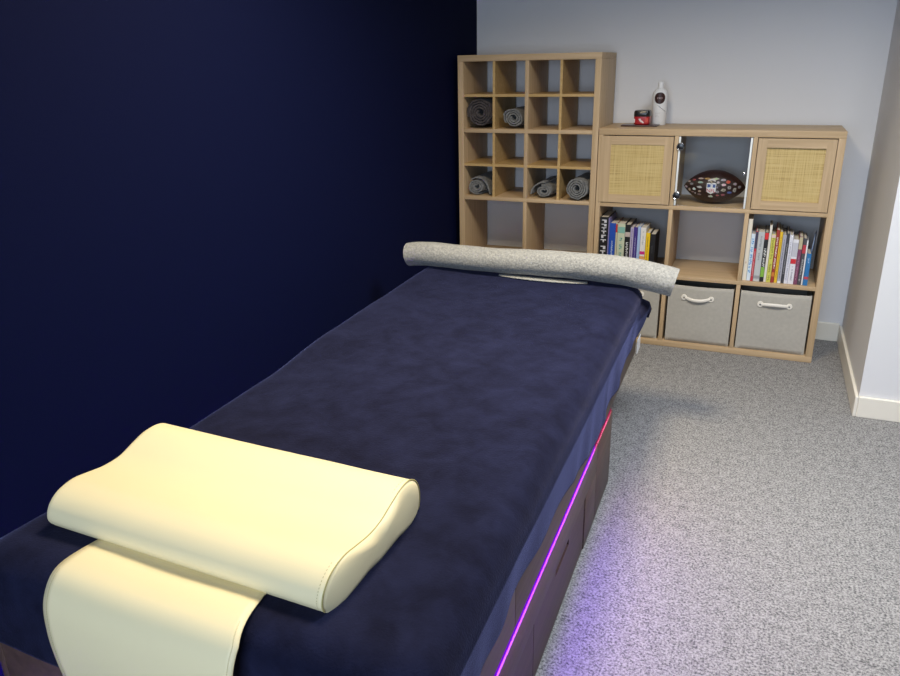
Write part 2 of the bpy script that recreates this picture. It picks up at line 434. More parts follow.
L = [
 (.0245, .0435, .276, .20, BK, 'thick black book with large white block lettering, leftmost of its shelf', ((.60, .60, .64), .32, .95, .72), [(.07, .17, (.6, .6, .64))], BK),
 (.0685, .0065, .272, .17, (.22, .20, .42), 'thin lavender book between the thick black one and the blue one', None, [], None),
 (.0755, .0320, .246, .18, (.015, .075, .42), 'bright blue book with a small pale title, fourth cell from left side', ((.55, .65, .8), .15, .62, .28), [], None),
 (.1080, .0085, .250, .17, (.55, .52, .36), 'pale book with a red patch at the spine top', None, [(.80, .97, (.55, .03, .03))], (.35, .05, .04)),
 (.1170, .0385, .246, .17, (.56, .60, .44), 'pale green book with teal figure on the spine', ((.10, .33, .28), .12, .70, .38), [(.80, .93, (.22, .45, .38))], BK),
 (.156, .027, .243, .19, BK, 'black book with white lettering and a round emblem, mid shelf', ((.68, .68, .68), .05, .62, .55), [(.74, .84, (.55, .45, .42))], BK),
 (.1835, .016, .229, .15, (.50, .45, .60), 'lavender and purple striped thin book', ((.13, .07, .32), .0, .97, .35), [], None),
 (.200, .020, .232, .15, (.055, .03, .22), 'dark violet book with pale stripe lettering', ((.5, .5, .68), .08, .8, .22), [], None),
 (.2205, .014, .237, .15, (.38, .52, .78), 'light blue slim book on the left bookshelf', None, [], None),
 (.235, .027, .232, .16, (.76, .74, .70), 'white book with pink, orange and blue bands', ((.45, .45, .45), .62, .92, .3), [(.40, .47, (.60, .03, .22)), (.28, .36, (.75, .35, .12)), (.18, .27, (.03, .16, .55))], None),
 (.263, .021, .207, .15, (.85, .56, .01), 'slim yellow spined book left of the added black shape', ((.45, .28, .02), .1, .9, .3), [], BK),
 (.2845, .027, .202, .15, BK, 'black book shape added for the dark cover and shadow right of the yellow spine', ((.06, .06, .065), .5, .7, .3), [], BK),  # added: stands for the yellow book's black cover plus the shadow beside it
]
L[2] = L[2][:5] + ('bright blue book with a small pale title down its spine',) + L[2][6:]
for x, w, h, d, c, lab, let, mk, sd in L:
    book(x, w-.0006, h, d, .018+random.uniform(0, .006), zb, c, lab, GL, let, mk, side=sd)
R_ = [
 (.7415, .020, .306, .20, (.74, .68, .56), 'tall cream book, the tallest, at the left of its row', ((.4, .2, .12), .28, .31, .3), [], None, 0),
 (.762, .018, .234, .17, (.66, .76, .84), 'white book with sky blue lettering beside the tall cream book', ((.08, .30, .62), .15, .9, .75), [], None, 0),
 (.7805, .0115, .248, .16, (.52, .03, .05), 'thin book with dark top and red lower spine', ((.8, .5, .5), .1, .6, .4), [(.66, .99, (.05, .05, .09))], BK, 0),
 (.7925, .029, .246, .18, (.50, .52, .52), 'wide pale grey book with faint lettering', ((.30, .31, .33), .45, .92, .35), [(.06, .12, (.3, .3, .32))], None, 0),
 (.822, .0175, .245, .19, BK, 'black book with red top and white and green lettering', ((.70, .72, .68), .32, .68, .7), [(.86, .99, (.68, .03, .03)), (.10, .30, (.22, .45, .05))], BK, 0),
 (.840, .0115, .279, .15, (.74, .70, .62), 'slim off-white book standing above its neighbours', None, [], None, 0),
 (.852, .0195, .238, .17, (.60, .58, .10), 'lime yellow book with dark speckled lettering', ((.32, .30, .03), .05, .92, .6), [(.93, .99, (.75, .55, .48))], None, 0),
 (.872, .0155, .260, .20, (.32, .035, .02), 'dark red book with white lettering and orange foot', ((.80, .75, .70), .28, .86, .55), [(.12, .2, (.6, .2, .03))], (.04, .03, .05), 0),
 (.888, .0135, .252, .19, (.78, .50, .02), 'golden yellow slim book next to the dark red one', ((.4, .25, .02), .1, .9, .3), [], BK, 0),
 (.902, .0165, .239, .18, (.40, .40, .46), 'grey lavender book with dark lettering', ((.13, .13, .2), .1, .9, .3), [(.0, .05, (.7, .7, .68))], (.08, .08, .1), 0),
 (.919, .0125, .245, .19, (.045, .045, .055), 'dark charcoal slim book left of the two white ones', ((.4, .4, .42), .2, .8, .4), [], (.05, .05, .07), 0),
 (.932, .0165, .240, .16, (.70, .70, .77), 'white book with pale grey lettering right of the charcoal one', ((.42, .42, .5), .08, .85, .5), [], None, 0),
 (.949, .0255, .220, .16, (.74, .73, .78), 'white book with a red square halfway down the spine', ((.33, .33, .38), .08, .40, .3), [(.46, .57, (.60, .02, .03)), (.62, .93, (.52, .52, .58))], (.55, .45, .22), 0),
 (.975, .0165, .235, .15, (.20, .055, .115), 'maroon book with a tan top end', ((.5, .3, .38), .1, .6, .3), [(.74, .99, (.50, .44, .28))], (.45, .40, .25), 0),
 (.992, .0165, .228, .14, (.07, .065, .075), 'dark grey book with a red patch near its top', ((.45, .45, .45), .08, .55, .5), [(.68, .86, (.48, .04, .06))], BK, .006),
]
for x, w, h, d, c, lab, let, mk, sd, ln in R_:
    book(x, w-.0006, h, d, .018+random.uniform(0, .006), zb, c, lab, GR, let, mk, side=sd, lean=ln)
book(1.009, .006, .218, .15, .02, zb, (.80, .80, .82), 'very thin white booklet left of the short blue book', GR)
book(1.0165, .020, .157, .12, .016, zb, (.02, .16, .40), 'short blue book with a small red mark, rightmost of its row', GR, ((.35, .5, .7), .72, .9, .5), [(.20, .28, (.50, .05, .08))], side=(.015, .07, .2))
# leaning clear blue booklet behind the short book
bm = bmesh.new(); rows = []
lx, ly = 1.028, .142
for j in range(9):
    v = j/8
    rows.append([bm.verts.new((lx+.020*v+.003*math.sin(v*3)+.002*i, ly+.10*i/6, zb+v*.225)) for i in range(7)])
grid_faces(bm, rows)
o = finish('magazine', bm, [cm((.42, .55, .80))], None, True, (lx, ly+.05, zb))
sd = o.modifiers.new('thick', 'SOLIDIFY'); sd.thickness = .003
tag(o, 'glossy blue and white magazine leaning behind the short blue book', 'magazine')

# ------------------------------------------------------------------ spiral rolls
def spiral_roll(bm, path, turns, R, band, squash, phase=0., tail=.0, fuzz=.0, ecc=0., seed=0):
    """a strip of cloth of thickness band wound up; path = list of (centre, (ex, ez) frame, scale)"""
    n = int(turns*30); r0 = R*.14
    prof = []
    for k in range(n+1):
        a = k/30*2*PI
        r = r0+(R-band-r0)*(k/n)
        prof.append((a, r))
    sec = []
    for a, r in prof: sec.append((a, r+band*.92))
    for a, r in reversed(prof): sec.append((a, r+band*.08))
    rows = []
    for (c, ex, ez, s) in path:
        row = []
        for i, (a, r) in enumerate(sec):
            f = 1+fuzz*noise.noise(Vector((math.cos(a)*3+seed, math.sin(a)*3, c.x*14+c.y*9+r*20)))
            x = math.cos(a+phase)*r*f*s; z = math.sin(a+phase)*r*f*s*squash
            z -= ecc*x*abs(x)/R
            row.append(bm.verts.new(c+ex*x+ez*z))
        rows.append(row)
    grid_faces(bm, rows, closed_u=True)
    m = len(prof); T2 = len(sec)
    for row in (rows[0], rows[-1]):
        for k in range(m-1):
            try: bm.faces.new((row[k], row[k+1], row[T2-2-k], row[T2-1-k]))
            except ValueError: pass

def towel(xc, zc, R, L, squash, turns, m, label, phase=0., y0=.03, ecc=0., band=None, tilt=0., seed=0):
    bm = bmesh.new(); path = []
    N = 8
    for k in range(N+1):
        q = k/N
        path.append((Vector((xc+tilt*q, y0+L*q, zc)), Vector((1, 0, 0)), Vector((0, 0, 1)), 1-.03*abs(2*q-1)**3))
    spiral_roll(bm, path, turns, R, band or R/(turns+.25)*.62, squash, phase, fuzz=.10, ecc=ecc, seed=seed)
    lo = min(v.co.z for v in bm.verts)
    o = finish('rolled_towel', bm, m, None, True, (xc, y0+L/2, lo), 70)
    return tag(o, label, 'towel', 'rolled towels in the cubbies')
cz = lambda j, half: ed(j) + (C/2+.0065 if half else 0)
cub = lambda k, half: TX+ed(k)+(C/2+.0065 if half else 0)
cw = C/2-.0065
def put(k, hx, j, hz, R, sq, dx, **kw):
    return towel(cub(k, hx)+cw/2+dx, cz(j, hz)+R*sq*1.03+.001, R, kw.pop('L', .28), sq, **kw)
put(0, False, 3, False, .0775, .99, .0, turns=4.2, m=towel_brown, label='large dark brown grey rolled blanket filling a left cubby', phase=2.2, seed=3)
put(0, True, 3, False, .059, .88, .012, turns=3.2, m=towel_grey, label='grey rolled towel right beside the dark brown roll', phase=2.6, ecc=.25, tilt=.006, seed=5)
put(0, False, 2, False, .050, .88, -.022, turns=2.6, m=towel_grey, label='grey rolled towel with a loose hanging end, lowest row far left', phase=1.2, seed=8, tilt=.05)
put(1, False, 2, False, .048, .76, .002, turns=2.2, m=towel_grey, label='flattened grey rolled towel with an open loop, lowest row left of another', phase=.6, seed=11, tilt=.03)
put(1, True, 2, False, .061, 1.0, .012, turns=3.8, m=towel_grey, label='plump grey rolled towel in the lowest right cubby', phase=2.0, y0=-.004, seed=14, tilt=.006)
# loose ends (each belongs to its towel)
def loose_end(o, pts, L):
    bm = bmesh.new(); bm.from_mesh(o.data)
    off = Vector(o.location)
    for dy in (0,):
        th = .007; rows = []
        n = len(pts)
        for yy in (0, 1):
            row = []
            for i, (x, z) in enumerate(pts): row.append(bm.verts.new(Vector((x, .032+L*yy, z))-off))
            for i, (x, z) in reversed(list(enumerate(pts))):
                a = pts[max(0, i-1)]; b = pts[min(n-1, i+1)]
                dx, dz = b[0]-a[0], b[1]-a[1]; l = math.hypot(dx, dz)
                row.append(bm.verts.new(Vector((x-dz/l*th, .032+L*yy, z+dx/l*th))-off))
            rows.append(row)
        grid_faces(bm, rows, closed_u=True)
        for row in rows:
            for i in range(n-1): bm.faces.new((row[i], row[i+1], row[2*n-2-i], row[2*n-1-i]))
    bmesh.ops.recalc_face_normals(bm, faces=bm.faces[:]); bm.to_mesh(o.data); bm.free()
tw = [o for o in COL.objects if o.name.startswith('rolled_towel')]
x0 = cub(0, False)+cw/2-.022; zz = ed(2)
loose_end(tw[2], [(x0-.03, zz+.081), (x0-.005, zz+.093), (x0+.03, zz+.088), (x0+.055, zz+.066), (x0+.068, zz+.035), (x0+.076, zz+.008)], .24)
x0 = cub(1, False)+cw/2+.002
loose_end(tw[3], [(x0-.066, zz+.020), (x0-.060, zz+.042), (x0-.046, zz+.062), (x0-.022, zz+.077), (x0+.008, zz+.081)], .24)

# ------------------------------------------------------------------ football
by = .135; bR = .082; bL = .146; bx = .562; bz = ed(2)+bR+.0006
ball = thing('football', 'dark brown pointed ball with many small emblems behind the glass door', 'football', (bx, by, ed(2)+.0006))
def ball_r(x):
    q = min(1, abs(x)/bL)
    return bR*(1-q**2.0)**.82 * (1) if q < 1 else 0
def ball_pt(x, ang, lift=.0):
    r = ball_r(x)+lift
    return Vector((bx+x, by-r*math.cos(ang), bz+r*math.sin(ang)))
bm = bmesh.new(); rows = []
NX = 40
for i in range(NX+1):
    x = -bL*math.cos(PI*i/NX)
    rows.append([bm.verts.new(ball_pt(x, 2*PI*k/40) if 0 < i < NX else ball_pt(x, 2*PI*k/40, .0004)) for k in range(40)])
grid_faces(bm, rows, closed_u=True)
body = finish('leather_body', bm, leather, ball, True, (bx, by, ed(2)+.0006), 80)
def patch(name, outline, col, lift=.0008, label=None):
    """outline in (x, s) where s is arc distance above the equator facing the room"""
    bm = bmesh.new()
    cx = sum(p[0] for p in outline)/len(outline); cs = sum(p[1] for p in outline)/len(outline)
    def P(x, s): return ball_pt(x, s/max(.012, ball_r(x)), lift)
    rings = []
    for f in (1., .66, .33):
        rings.append([bm.verts.new(P(cx+(a-cx)*f, cs+(b-cs)*f)) for a, b in outline])
    grid_faces(bm, rings, closed_u=True)
    c = bm.verts.new(P(cx, cs)); r = rings[-1]
    for k in range(len(r)): bm.faces.new((r[k], r[(k+1) % len(r)], c))
    o = finish(name, bm, cm(col, .5), ball, False, (bx, by, ed(2)+.0006))
    o.modifiers.new('thick', 'SOLIDIFY').thickness = .0004
    if label: o['label'] = label
    return o
def px(u, v):   # emblem position on the ball from its place among the others
    return ((u-450)/900*.275, (345-v)/655*.19+.004)
def sub(o, fx, fs, s=1.): pass
# shield
sx, ss = -.010, .002
def shield(w, h, dx=0, dz=0):
    return [(sx+dx+a*w, ss+dz+b*h) for a, b in ((-.5, .44), (-.25, .5), (0, .42), (.25, .5), (.5, .44), (.5, 0), (.5, -.30), (.28, -.40), (0, -.52), (-.28, -.40), (-.5, -.30), (-.5, 0))]
patch('shield_emblem', shield(.044, .054), (.75, .74, .74), .0008, 'white bordered shield reading NFL')
patch('shield_top', [(sx+a, ss+b) for a, b in ((-.019, .004), (.019, .004), (.019, .021), (0, .018), (-.019, .021))], (.03, .07, .25), .0014)
patch('shield_football', [(sx+a, ss+b) for a, b in ((-.004, .009), (.004, .007), (.008, .013), (.003, .017), (-.004, .014))], (.72, .72, .74), .0020)
def text_on_ball(txt, size, x, s, col, lift):
    cu = bpy.data.curves.new('t', 'FONT'); cu.body = txt; cu.size = size; cu.align_x = 'CENTER'; cu.resolution_u = 2
    to = bpy.data.objects.new('t', cu); COL.objects.link(to)
    dg = bpy.context.evaluated_depsgraph_get(); me = bpy.data.meshes.new_from_object(to.evaluated_get(dg))
    COL.objects.unlink(to); bpy.data.objects.remove(to)
    base = Vector((bx, by, ed(2)+.0006))
    for v in me.vertices:
        X = x+v.co.x; S = s+v.co.y
        v.co = ball_pt(X, S/max(.012, ball_r(X)), lift)-base
    me.materials.clear(); me.materials.append(cm(col, .5))
    o = bpy.data.objects.new('emblem_lettering', me); COL.objects.link(o); o.parent = ball
    return o
lt = text_on_ball('NFL', .0250, sx, ss-.0190, (.55, .03, .06), .0016)
lt.data.transform(Matrix.Identity(4))
# arc over the shield
patch('emblem', [(sx+.019*math.cos(a), ss+.034+.014*math.sin(a)) for a in [PI*k/8 for k in range(9)]] + [(sx+.014*math.cos(a), ss+.034+.006*math.sin(a)) for a in [PI-PI*k/8 for k in range(9)]], (.55, .50, .48))
EM = [(345, 190, .030, .010, (.42, .24, .07)), (240, 192, .026, .011, (.50, .32, .28)), (240, 262, .028, .013, (.30, .33, .28)), (135, 225, .020, .014, (.30, .08, .07)),
      (55, 262, .018, .012, (.48, .45, .43)), (100, 305, .024, .012, (.26, .20, .22)), (235, 342, .030, .011, (.48, .46, .45)), (15, 365, .014, .014, (.38, .35, .35)),
      (75, 405, .013, .018, (.42, .33, .25)), (150, 383, .017, .016, (.66, .64, .62)), (240, 412, .015, .012, (.48, .32, .26)), (130, 440, .015, .009, (.30, .25, .25)), (172, 458, .009, .012, (.4, .38, .38)),
      (238, 472, .022, .010, (.24, .20, .22)), (475, 188, .030, .012, (.46, .42, .34)), (588, 205, .024, .015, (.34, .34, .38)), (512, 250, .017, .013, (.36, .34, .34)), (665, 240, .021, .018, (.45, .08, .04)),
      (600, 292, .022, .014, (.62, .48, .44)), (605, 375, .027, .017, (.40, .36, .28)), (515, 405, .020, .013, (.34, .31, .32)), (690, 335, .018, .018, (.34, .31, .30)), (765, 280, .020, .014, (.32, .30, .28)),
      (768, 380, .018, .022, (.42, .40, .36)), (695, 420, .026, .013, (.10, .13, .35)), (600, 462, .020, .014, (.28, .10, .11)), (520, 470, .016, .011, (.33, .12, .12)), (418, 492, .024, .013, (.58, .55, .53)), (835, 335, .014, .015, (.30, .27, .25)), (505, 335, .012, .009, (.2, .14, .15))]
for u, v, w, h, c in EM:
    X, Sv = px(u, v); rnd = random.Random(u)
    n = 9
    patch('emblem', [(X+w/2*math.cos(2*PI*k/n)*rnd.uniform(.7, 1.12), Sv+h/2*math.sin(2*PI*k/n)*rnd.uniform(.7, 1.15)) for k in range(n)], c)
    patch('emblem', [(X+w*.06+w*.2*math.cos(2*PI*k/5), Sv+h*.22*math.sin(2*PI*k/5)) for k in range(5)], tuple(min(.8, q*rnd.choice((.55, 1.25))) for q in c), .0014)

# ------------------------------------------------------------------ things on top of the low unit
zt = W3
bxp, byp = .249, .262
bot = thing('lotion_bottle', 'white bottle with round dark brown label, on the low shelf top', 'bottle', (bxp, byp, zt+.0004)); sh = (bxp, byp, zt+.0004)
bm = bmesh.new(); lathe(bm, ((.001, 0), (.034, 0), (.037, .004), (.037, .145), (.0355, .157), (.029, .170), (.017, .178), (.012, .180), (.012, .186)), 40, bxp, byp, zt+.0004)
finish('bottle_body', bm, white_plastic, bot, True, sh, 50)
bm = bmesh.new(); lathe(bm, ((.001, .182), (.0135, .182), (.0135, .205), (.012, .209), (.001, .2095)), 28, bxp, byp, zt+.0004)
finish('cap', bm, white_plastic, bot, True, sh, 40)
def wrap(bm, pts, R, cx, cy, z0, a0=0., lift=.0006):
    vs = [bm.verts.new((cx+(R+lift)*math.sin(a0+p[0]/R), cy-(R+lift)*math.cos(a0+p[0]/R), z0+p[1])) for p in pts]
    return vs
def curved_disc(name, parent, R, cx, cy, z0, a0, w, h, m, shift, lift=.0006, n=24):
    bm = bmesh.new(); rings = []
    for f in (1, .75, .5, .25): rings.append(wrap(bm, [(w/2*f*math.cos(2*PI*k/n), h/2*f*math.sin(2*PI*k/n)) for k in range(n)], R, cx, cy, z0, a0, lift))
    grid_faces(bm, rings, closed_u=True); bm.faces.new(rings[-1])
    return finish(name, bm, m, parent, True, shift)
A0 = .12
curved_disc('round_label', bot, .037, bxp, byp, zt+.133, A0, .056, .056, cm((.035, .010, .008)), sh)
def curved_box(name, parent, R, cx, cy, a0, boxes, m, shift, lift=.0012):
    bm = bmesh.new()
    for (u0, u1, z0, z1) in boxes:
        rows = [wrap(bm, [(u0+(u1-u0)*k/6, zz) for k in range(7)], R, cx, cy, 0, a0, lift) for zz in (z0, z1)]
        grid_faces(bm, rows)
    return finish(name, bm, m, parent, False, shift)
z_ = zt+.133
curved_box('label_lettering', bot, .037, bxp, byp, A0, [(-.013, -.010, z_-.004, z_+.004), (-.010, -.004, z_+.001, z_+.003), (-.004, -.001, z_-.004, z_+.004), (.002, .004, z_-.004, z_+.004), (.004, .010, z_+.003, z_+.005), (.004, .010, z_-.004, z_-.002), (.010, .012, z_-.003, z_+.004)], cm((.45, .33, .32)), sh)
bm = bmesh.new(); rows = [[], []]
for k in range(13):
    q = k/12; u = -.008+.046*q; z = zt+.098-.034*q
    for i, dz in enumerate((-.0009, .0009)):
        rows[i] += wrap(bm, [(u, z+dz)], .037, bxp, byp, 0, A0, .0009)
grid_faces(bm, rows); finish('script_stroke', bm, black_gloss, bot, False, sh)
curved_box('label_lettering', bot, .037, bxp, byp, A0, [(-.02, -.004, zt+.050, zt+.0515), (-.02, .006, zt+.060, zt+.0612), (-.02, -.008, zt+.042, zt+.0435), (-.005, .001, zt+.042, zt+.0435)], cm((.40, .40, .38)), sh, .0008)

tr = (.172, .175, zt+.0004)
bm = bmesh.new(); box(bm, .082, .262, .125, .225, zt+.0004, zt+.0075, .003, 3)
o = finish('flat_case', bm, plain('dark_case', (.055, .028, .028), .3), None, True, tr); tag(o, 'thin dark reddish flat case lying under the black and red jar', 'case')
jx, jy, jz = .181, .178, zt+.0079
jar = thing('jar', 'small squat jar, black lid over red printed sides', 'jar', (jx, jy, jz)); sh = (jx, jy, jz)
def sq(r, n=40, p=4.5):
    return [(r*math.copysign(abs(math.cos(2*PI*k/n))**(2/p), math.cos(2*PI*k/n)), r*math.copysign(abs(math.sin(2*PI*k/n))**(2/p), math.sin(2*PI*k/n))) for k in range(n)]
def squat(name, prof, m):
    bm = bmesh.new(); rows = [[bm.verts.new((jx+a, jy+b, jz+z)) for a, b in sq(r)] for r, z in prof]
    grid_faces(bm, rows, closed_u=True); bm.faces.new(rows[0]); bm.faces.new(rows[-1])
    return finish(name, bm, m, jar, True, sh, 40)
squat('jar_body', ((.034, 0), (.039, .004), (.040, .008), (.040, .040)), cm((.38, .012, .018), .3))
squat('lid', ((.0395, .0402), (.0405, .042), (.0405, .062), (.037, .069), (.030, .0705)), black_gloss)
bm = bmesh.new()
for u0, u1, z0, z1 in ((-.013, -.002, .024, .031), (-.009, .003, .018, .024), (-.004, .010, .013, .020), (.004, .014, .009, .014), (-.036, -.031, .010, .030)):
    box(bm, jx+u0, jx+u1, jy-.0409, jy-.0395, jz+z0, jz+z1, .0012)
finish('jar_lettering', bm, cm((.75, .62, .62)), jar, True, sh)
bm = bmesh.new(); box(bm, jx-.008, jx+.008, jy-.0411, jy-.0395, jz+.058, jz+.0605); finish('lid_lettering', bm, cm((.5, .42, .3)), jar, False, sh)
bm = bmesh.new(); box(bm, jx+.018, jx+.034, jy-.0409, jy-.0395, jz+.012, jz+.034, .001); finish('jar_patch', bm, cm((.55, .05, .03)), jar, False, sh)

# ------------------------------------------------------------------ treatment couch
BP = (-.04, -2.05, 0); BR = math.radians(1.0)
HW, YN, YFA, YB0 = .445, -1.065, 1.085, .575    # half width, near end, far end, far end of the drawer base
couch = thing('treatment_couch', 'dark walnut treatment couch with drawers and violet LED strip along its side', 'couch', BP, BR)
Z = (0, 0, 0)
def bpart(name, m, *a, bev=.0015, parent=None): return part_box(name, parent or couch, Z, m, *a, bev=bev)
ZR, ZL = .309, .284
bpart('plinth_core', walnut_low, -HW+.03, HW-.03, YN+.05, YB0-.004, .0, ZR)
bpart('platform', walnut, -HW+.018, HW-.018, YN+.018, YFA-.018, ZR+.02, .50)
for s in (-1, 1):
    xo, xi = s*HW, s*(HW-.018)
    a, b = min(xo, xi), max(xo, xi)
    for y0, y1 in ((YN, -.592), (-.590, YFA)):     # joint in the rail
        bpart('side_rail', walnut, a, b, y0, y1, ZR, .50)
    # base side: apron board, corner block, drawer fronts
    bpart('corner_block', walnut, min(s*HW, s*(HW-.03)), max(s*HW, s*(HW-.03)), .314, YB0, .002, ZL)
    bpart('apron', walnut, min(s*HW, s*(HW-.028)), max(s*HW, s*(HW-.028)), YN+.05, .311, .188, ZL)
    bpart('apron', walnut, min(s*(HW), s*(HW-.028)), max(s*HW, s*(HW-.028)), .148, .311, .002, .1875)
    for (y0, y1) in ((-.422, .145), (YN+.05, -.425)):
        bm = bmesh.new(); f0, f1 = min(s*(HW-.003), s*(HW-.02)), max(s*(HW-.003), s*(HW-.02))
        yc = (y0+y1)/2; w = .075
        box(bm, f0, f1, y0, y1, .004, .160); box(bm, f0, f1, y0, yc-w, .160, .185); box(bm, f0, f1, yc+w, y1, .160, .185)
        d = finish('drawer', bm, walnut_low, couch, False, Z)
        d['label'] = 'drawer front with cut-out grip'
    # strip light in the groove under the rail
    for (y0, y1, m, nm) in ((YN+.06, .28, led_violet, 'led_strip'), (.282, .565, led_magenta, 'led_strip')):
        bm = bmesh.new(); box(bm, min(s*(HW-.004), s*(HW-.011)), max(s*(HW-.004), s*(HW-.011)), y0, y1, ZL+.0015, ZR-.0015)
        o = finish(nm, bm, m, couch, False, Z)
        o['label'] = 'violet glowing strip' if m == led_violet else 'dim magenta end of the glowing strip'
for y0, y1 in ((YN, YN+.018), (YFA-.018, YFA)): bpart('end_rail', walnut, -HW+.0185, HW-.0185, y0, y1, ZR, .50)
bpart('base_end', walnut, -HW+.03, HW-.03, YB0-.0035, YB0, .002, ZL)
bm = bmesh.new(); box(bm, -.448, .448, -1.057, 1.075, .5005, .562, .03, 5); finish('mattress', bm, mattress_mat, couch, True, Z)

# blanket: rings of a rounded rectangle, then a skirt down to an uneven hem
def interp(pts, x):
    if x <= pts[0][0]: return pts[0][1]
    for (a, b), (c, d) in zip(pts, pts[1:]):
        if x <= c:
            q = (x-a)/(c-a); q = q*q*(3-2*q); return b+(d-b)*q
    return pts[-1][1]
HEM_R = [(-1.10, .432), (-.85, .430), (-.59, .440), (-.32, .425), (.0, .385), (.15, .358), (.30, .370), (.45, .388), (.65, .405), (.90, .435), (1.03, .50)]
LEFT = [(-1.05, -.004), (-.75, -.020), (-.45, -.030), (-.15, -.028), (.22, -.004), (.5, .002), (1.0, .008)]
def top_z(x, y):
    z = .603
    k = min(1, max(0, (-x-.12)/.33)); k = k*k*(3-2*k)
    z += k*interp(LEFT, y)
    z += .0035*noise.noise(Vector((x*3.2, y*2.4, .3))) + .0012*noise.noise(Vector((x*11, y*9, 2.3)))
    return z
def outline(n, hw, y0, y1, rc):
    """rounded rectangle, (x, y, nx, ny) evenly spaced"""
    pts = []
    segs = []
    L1, L2 = 2*hw-2*rc, (y1-y0)-2*rc; A = PI/2*rc
    tot = 2*L1+2*L2+4*A
    for k in range(n):
        s = tot*k/n
        for kind in range(8):
            ln = (L2, A, L1, A, L2, A, L1, A)[kind]
            if s < ln or kind == 7: break
            s -= ln
        if kind == 0: pts.append((hw, y0+rc+s, 1, 0))
        elif kind == 1: a = s/rc; pts.append((hw-rc+rc*math.cos(a), y1-rc+rc*math.sin(a), math.cos(a), math.sin(a)))
        elif kind == 2: pts.append((hw-rc-s, y1, 0, 1))
        elif kind == 3: a = PI/2+s/rc; pts.append((-hw+rc+rc*math.cos(a), y1-rc+rc*math.sin(a), math.cos(a), math.sin(a)))
        elif kind == 4: pts.append((-hw, y1-rc-s, -1, 0))
        elif kind == 5: a = PI+s/rc; pts.append((-hw+rc+rc*math.cos(a), y0+rc+rc*math.sin(a), math.cos(a), math.sin(a)))
        elif kind == 6: pts.append((-hw+rc+s, y0, 0, -1))
        else: a = 1.5*PI+s/rc; pts.append((hw-rc+rc*math.cos(a), y0+rc+rc*math.sin(a), math.cos(a), math.sin(a)))
    return pts
bm = bmesh.new(); NO = 560
out = outline(NO, .462, -1.077, 1.095, .075)
rr = .06
rings = []
NS = 46
inner = []
for k in range(1, NS+1):
    f = k/NS; ring = []
    for (x, y, nx, ny) in out:
        X = (x-nx*rr)*f; Y = (y-ny*rr)*(f)
        ring.append((X, Y, top_z(X, Y)))
    rings.append(ring)
for k in range(1, 8):      # rounded edge
    a = PI/2*k/7; ring = []
    for (x, y, nx, ny) in out:
        X, Y = x-nx*rr+nx*rr*math.sin(a), y-ny*rr+ny*rr*math.sin(a)
        ring.append((X, Y, top_z(x-nx*rr, y-ny*rr)-rr*(1-math.cos(a))))
    rings.append(ring)
ND = 22
for k in range(1, ND+1):
    q = k/ND; ring = []
    for i, (x, y, nx, ny) in enumerate(out):
        z0 = top_z(x-nx*rr, y-ny*rr)-rr
        hem = interp(HEM_R, y) if x > 0 else .42+.012*math.sin(y*5)
        if abs(ny) > .5: hem = .425+.008*math.sin(x*9) if ny < 0 else .46
        z = z0+(hem-z0)*q
        wv = .005*q*noise.noise(Vector((x*4, y*7, 5.0))) + .0025*q*math.sin(y*26+math.sin(y*7)*2) + .003
        corner = max(0, nx)*max(0, ny)
        wv += .04*corner*q + (.030*max(0, nx)*min(1, q*3)*math.exp(-((y-1.04)/.13)**2)) + .010*max(0, -nx)*max(0, -ny)*q
        # long soft fold on the right side
        if nx > .5: wv += .008*q*math.exp(-((y-.42-.10*q)/.05)**2) + .006*q*math.exp(-((y-.30)/.03)**2)
        if nx > .9: wv -= .012*q*(1-q*.2)
        ring.append((x+nx*wv, y+ny*wv, z))
    rings.append(ring)
vr = [[bm.verts.new(p) for p in ring] for ring in rings]
grid_faces(bm, vr, closed_u=True)
c = bm.verts.new((0, 0, top_z(0, 0)))
for k in range(NO): bm.faces.new((vr[0][k], vr[0][(k+1) % NO], c))
BO = Vector((BP[0], BP[1], .50))
bl = finish('blanket', bm, navy_fleece, None, True, (0, 0, .50), 180)
bl.location = BO; bl.rotation_euler = (0, 0, BR)
sd = bl.modifiers.new('thick', 'SOLIDIFY'); sd.thickness = .005; sd.offset = 1
tag(bl, 'navy blue fleece blanket spread over the treatment couch', 'blanket')
bm = bmesh.new(); box(bm, .472, .4745, .90, .975, .375, .430, .0006)
o = finish('care_tag', bm, white_plastic, bl, False, (0, 0, .50)); o['label'] = 'small white fabric tag at the hem'

# ------------------------------------------------------------------ rolled blanket at the far end
bm = bmesh.new(); path = []
N = 46
RX0, RX1 = -.515, .582
for k in range(N+1):
    q = k/N; x = RX0+(RX1-RX0)*q
    dz = 0
    if x > .34: dz -= .50*(x-.34)**2
    if x < -.38: dz -= .7*(x+.38)**2
    zc = .608+.059+dz + .003*math.sin(x*9)
    yc = 1.005 - .03*x
    sl = (-.50*2*(x-.34) if x > .34 else 0)+(-.7*2*(x+.38) if x < -.38 else 0)
    path.append((Vector((x, yc, zc)), Vector((0, -1, 0)), Vector((-sl, 0, 1)).normalized(), 1+.03*math.sin(x*7)+.36*max(0, x-.22)-.02*(abs(2*q-1)**8)*3))
spiral_roll(bm, path, 3.2, .062, .0150, .95, -PI/2-1.7, fuzz=.05, seed=2)
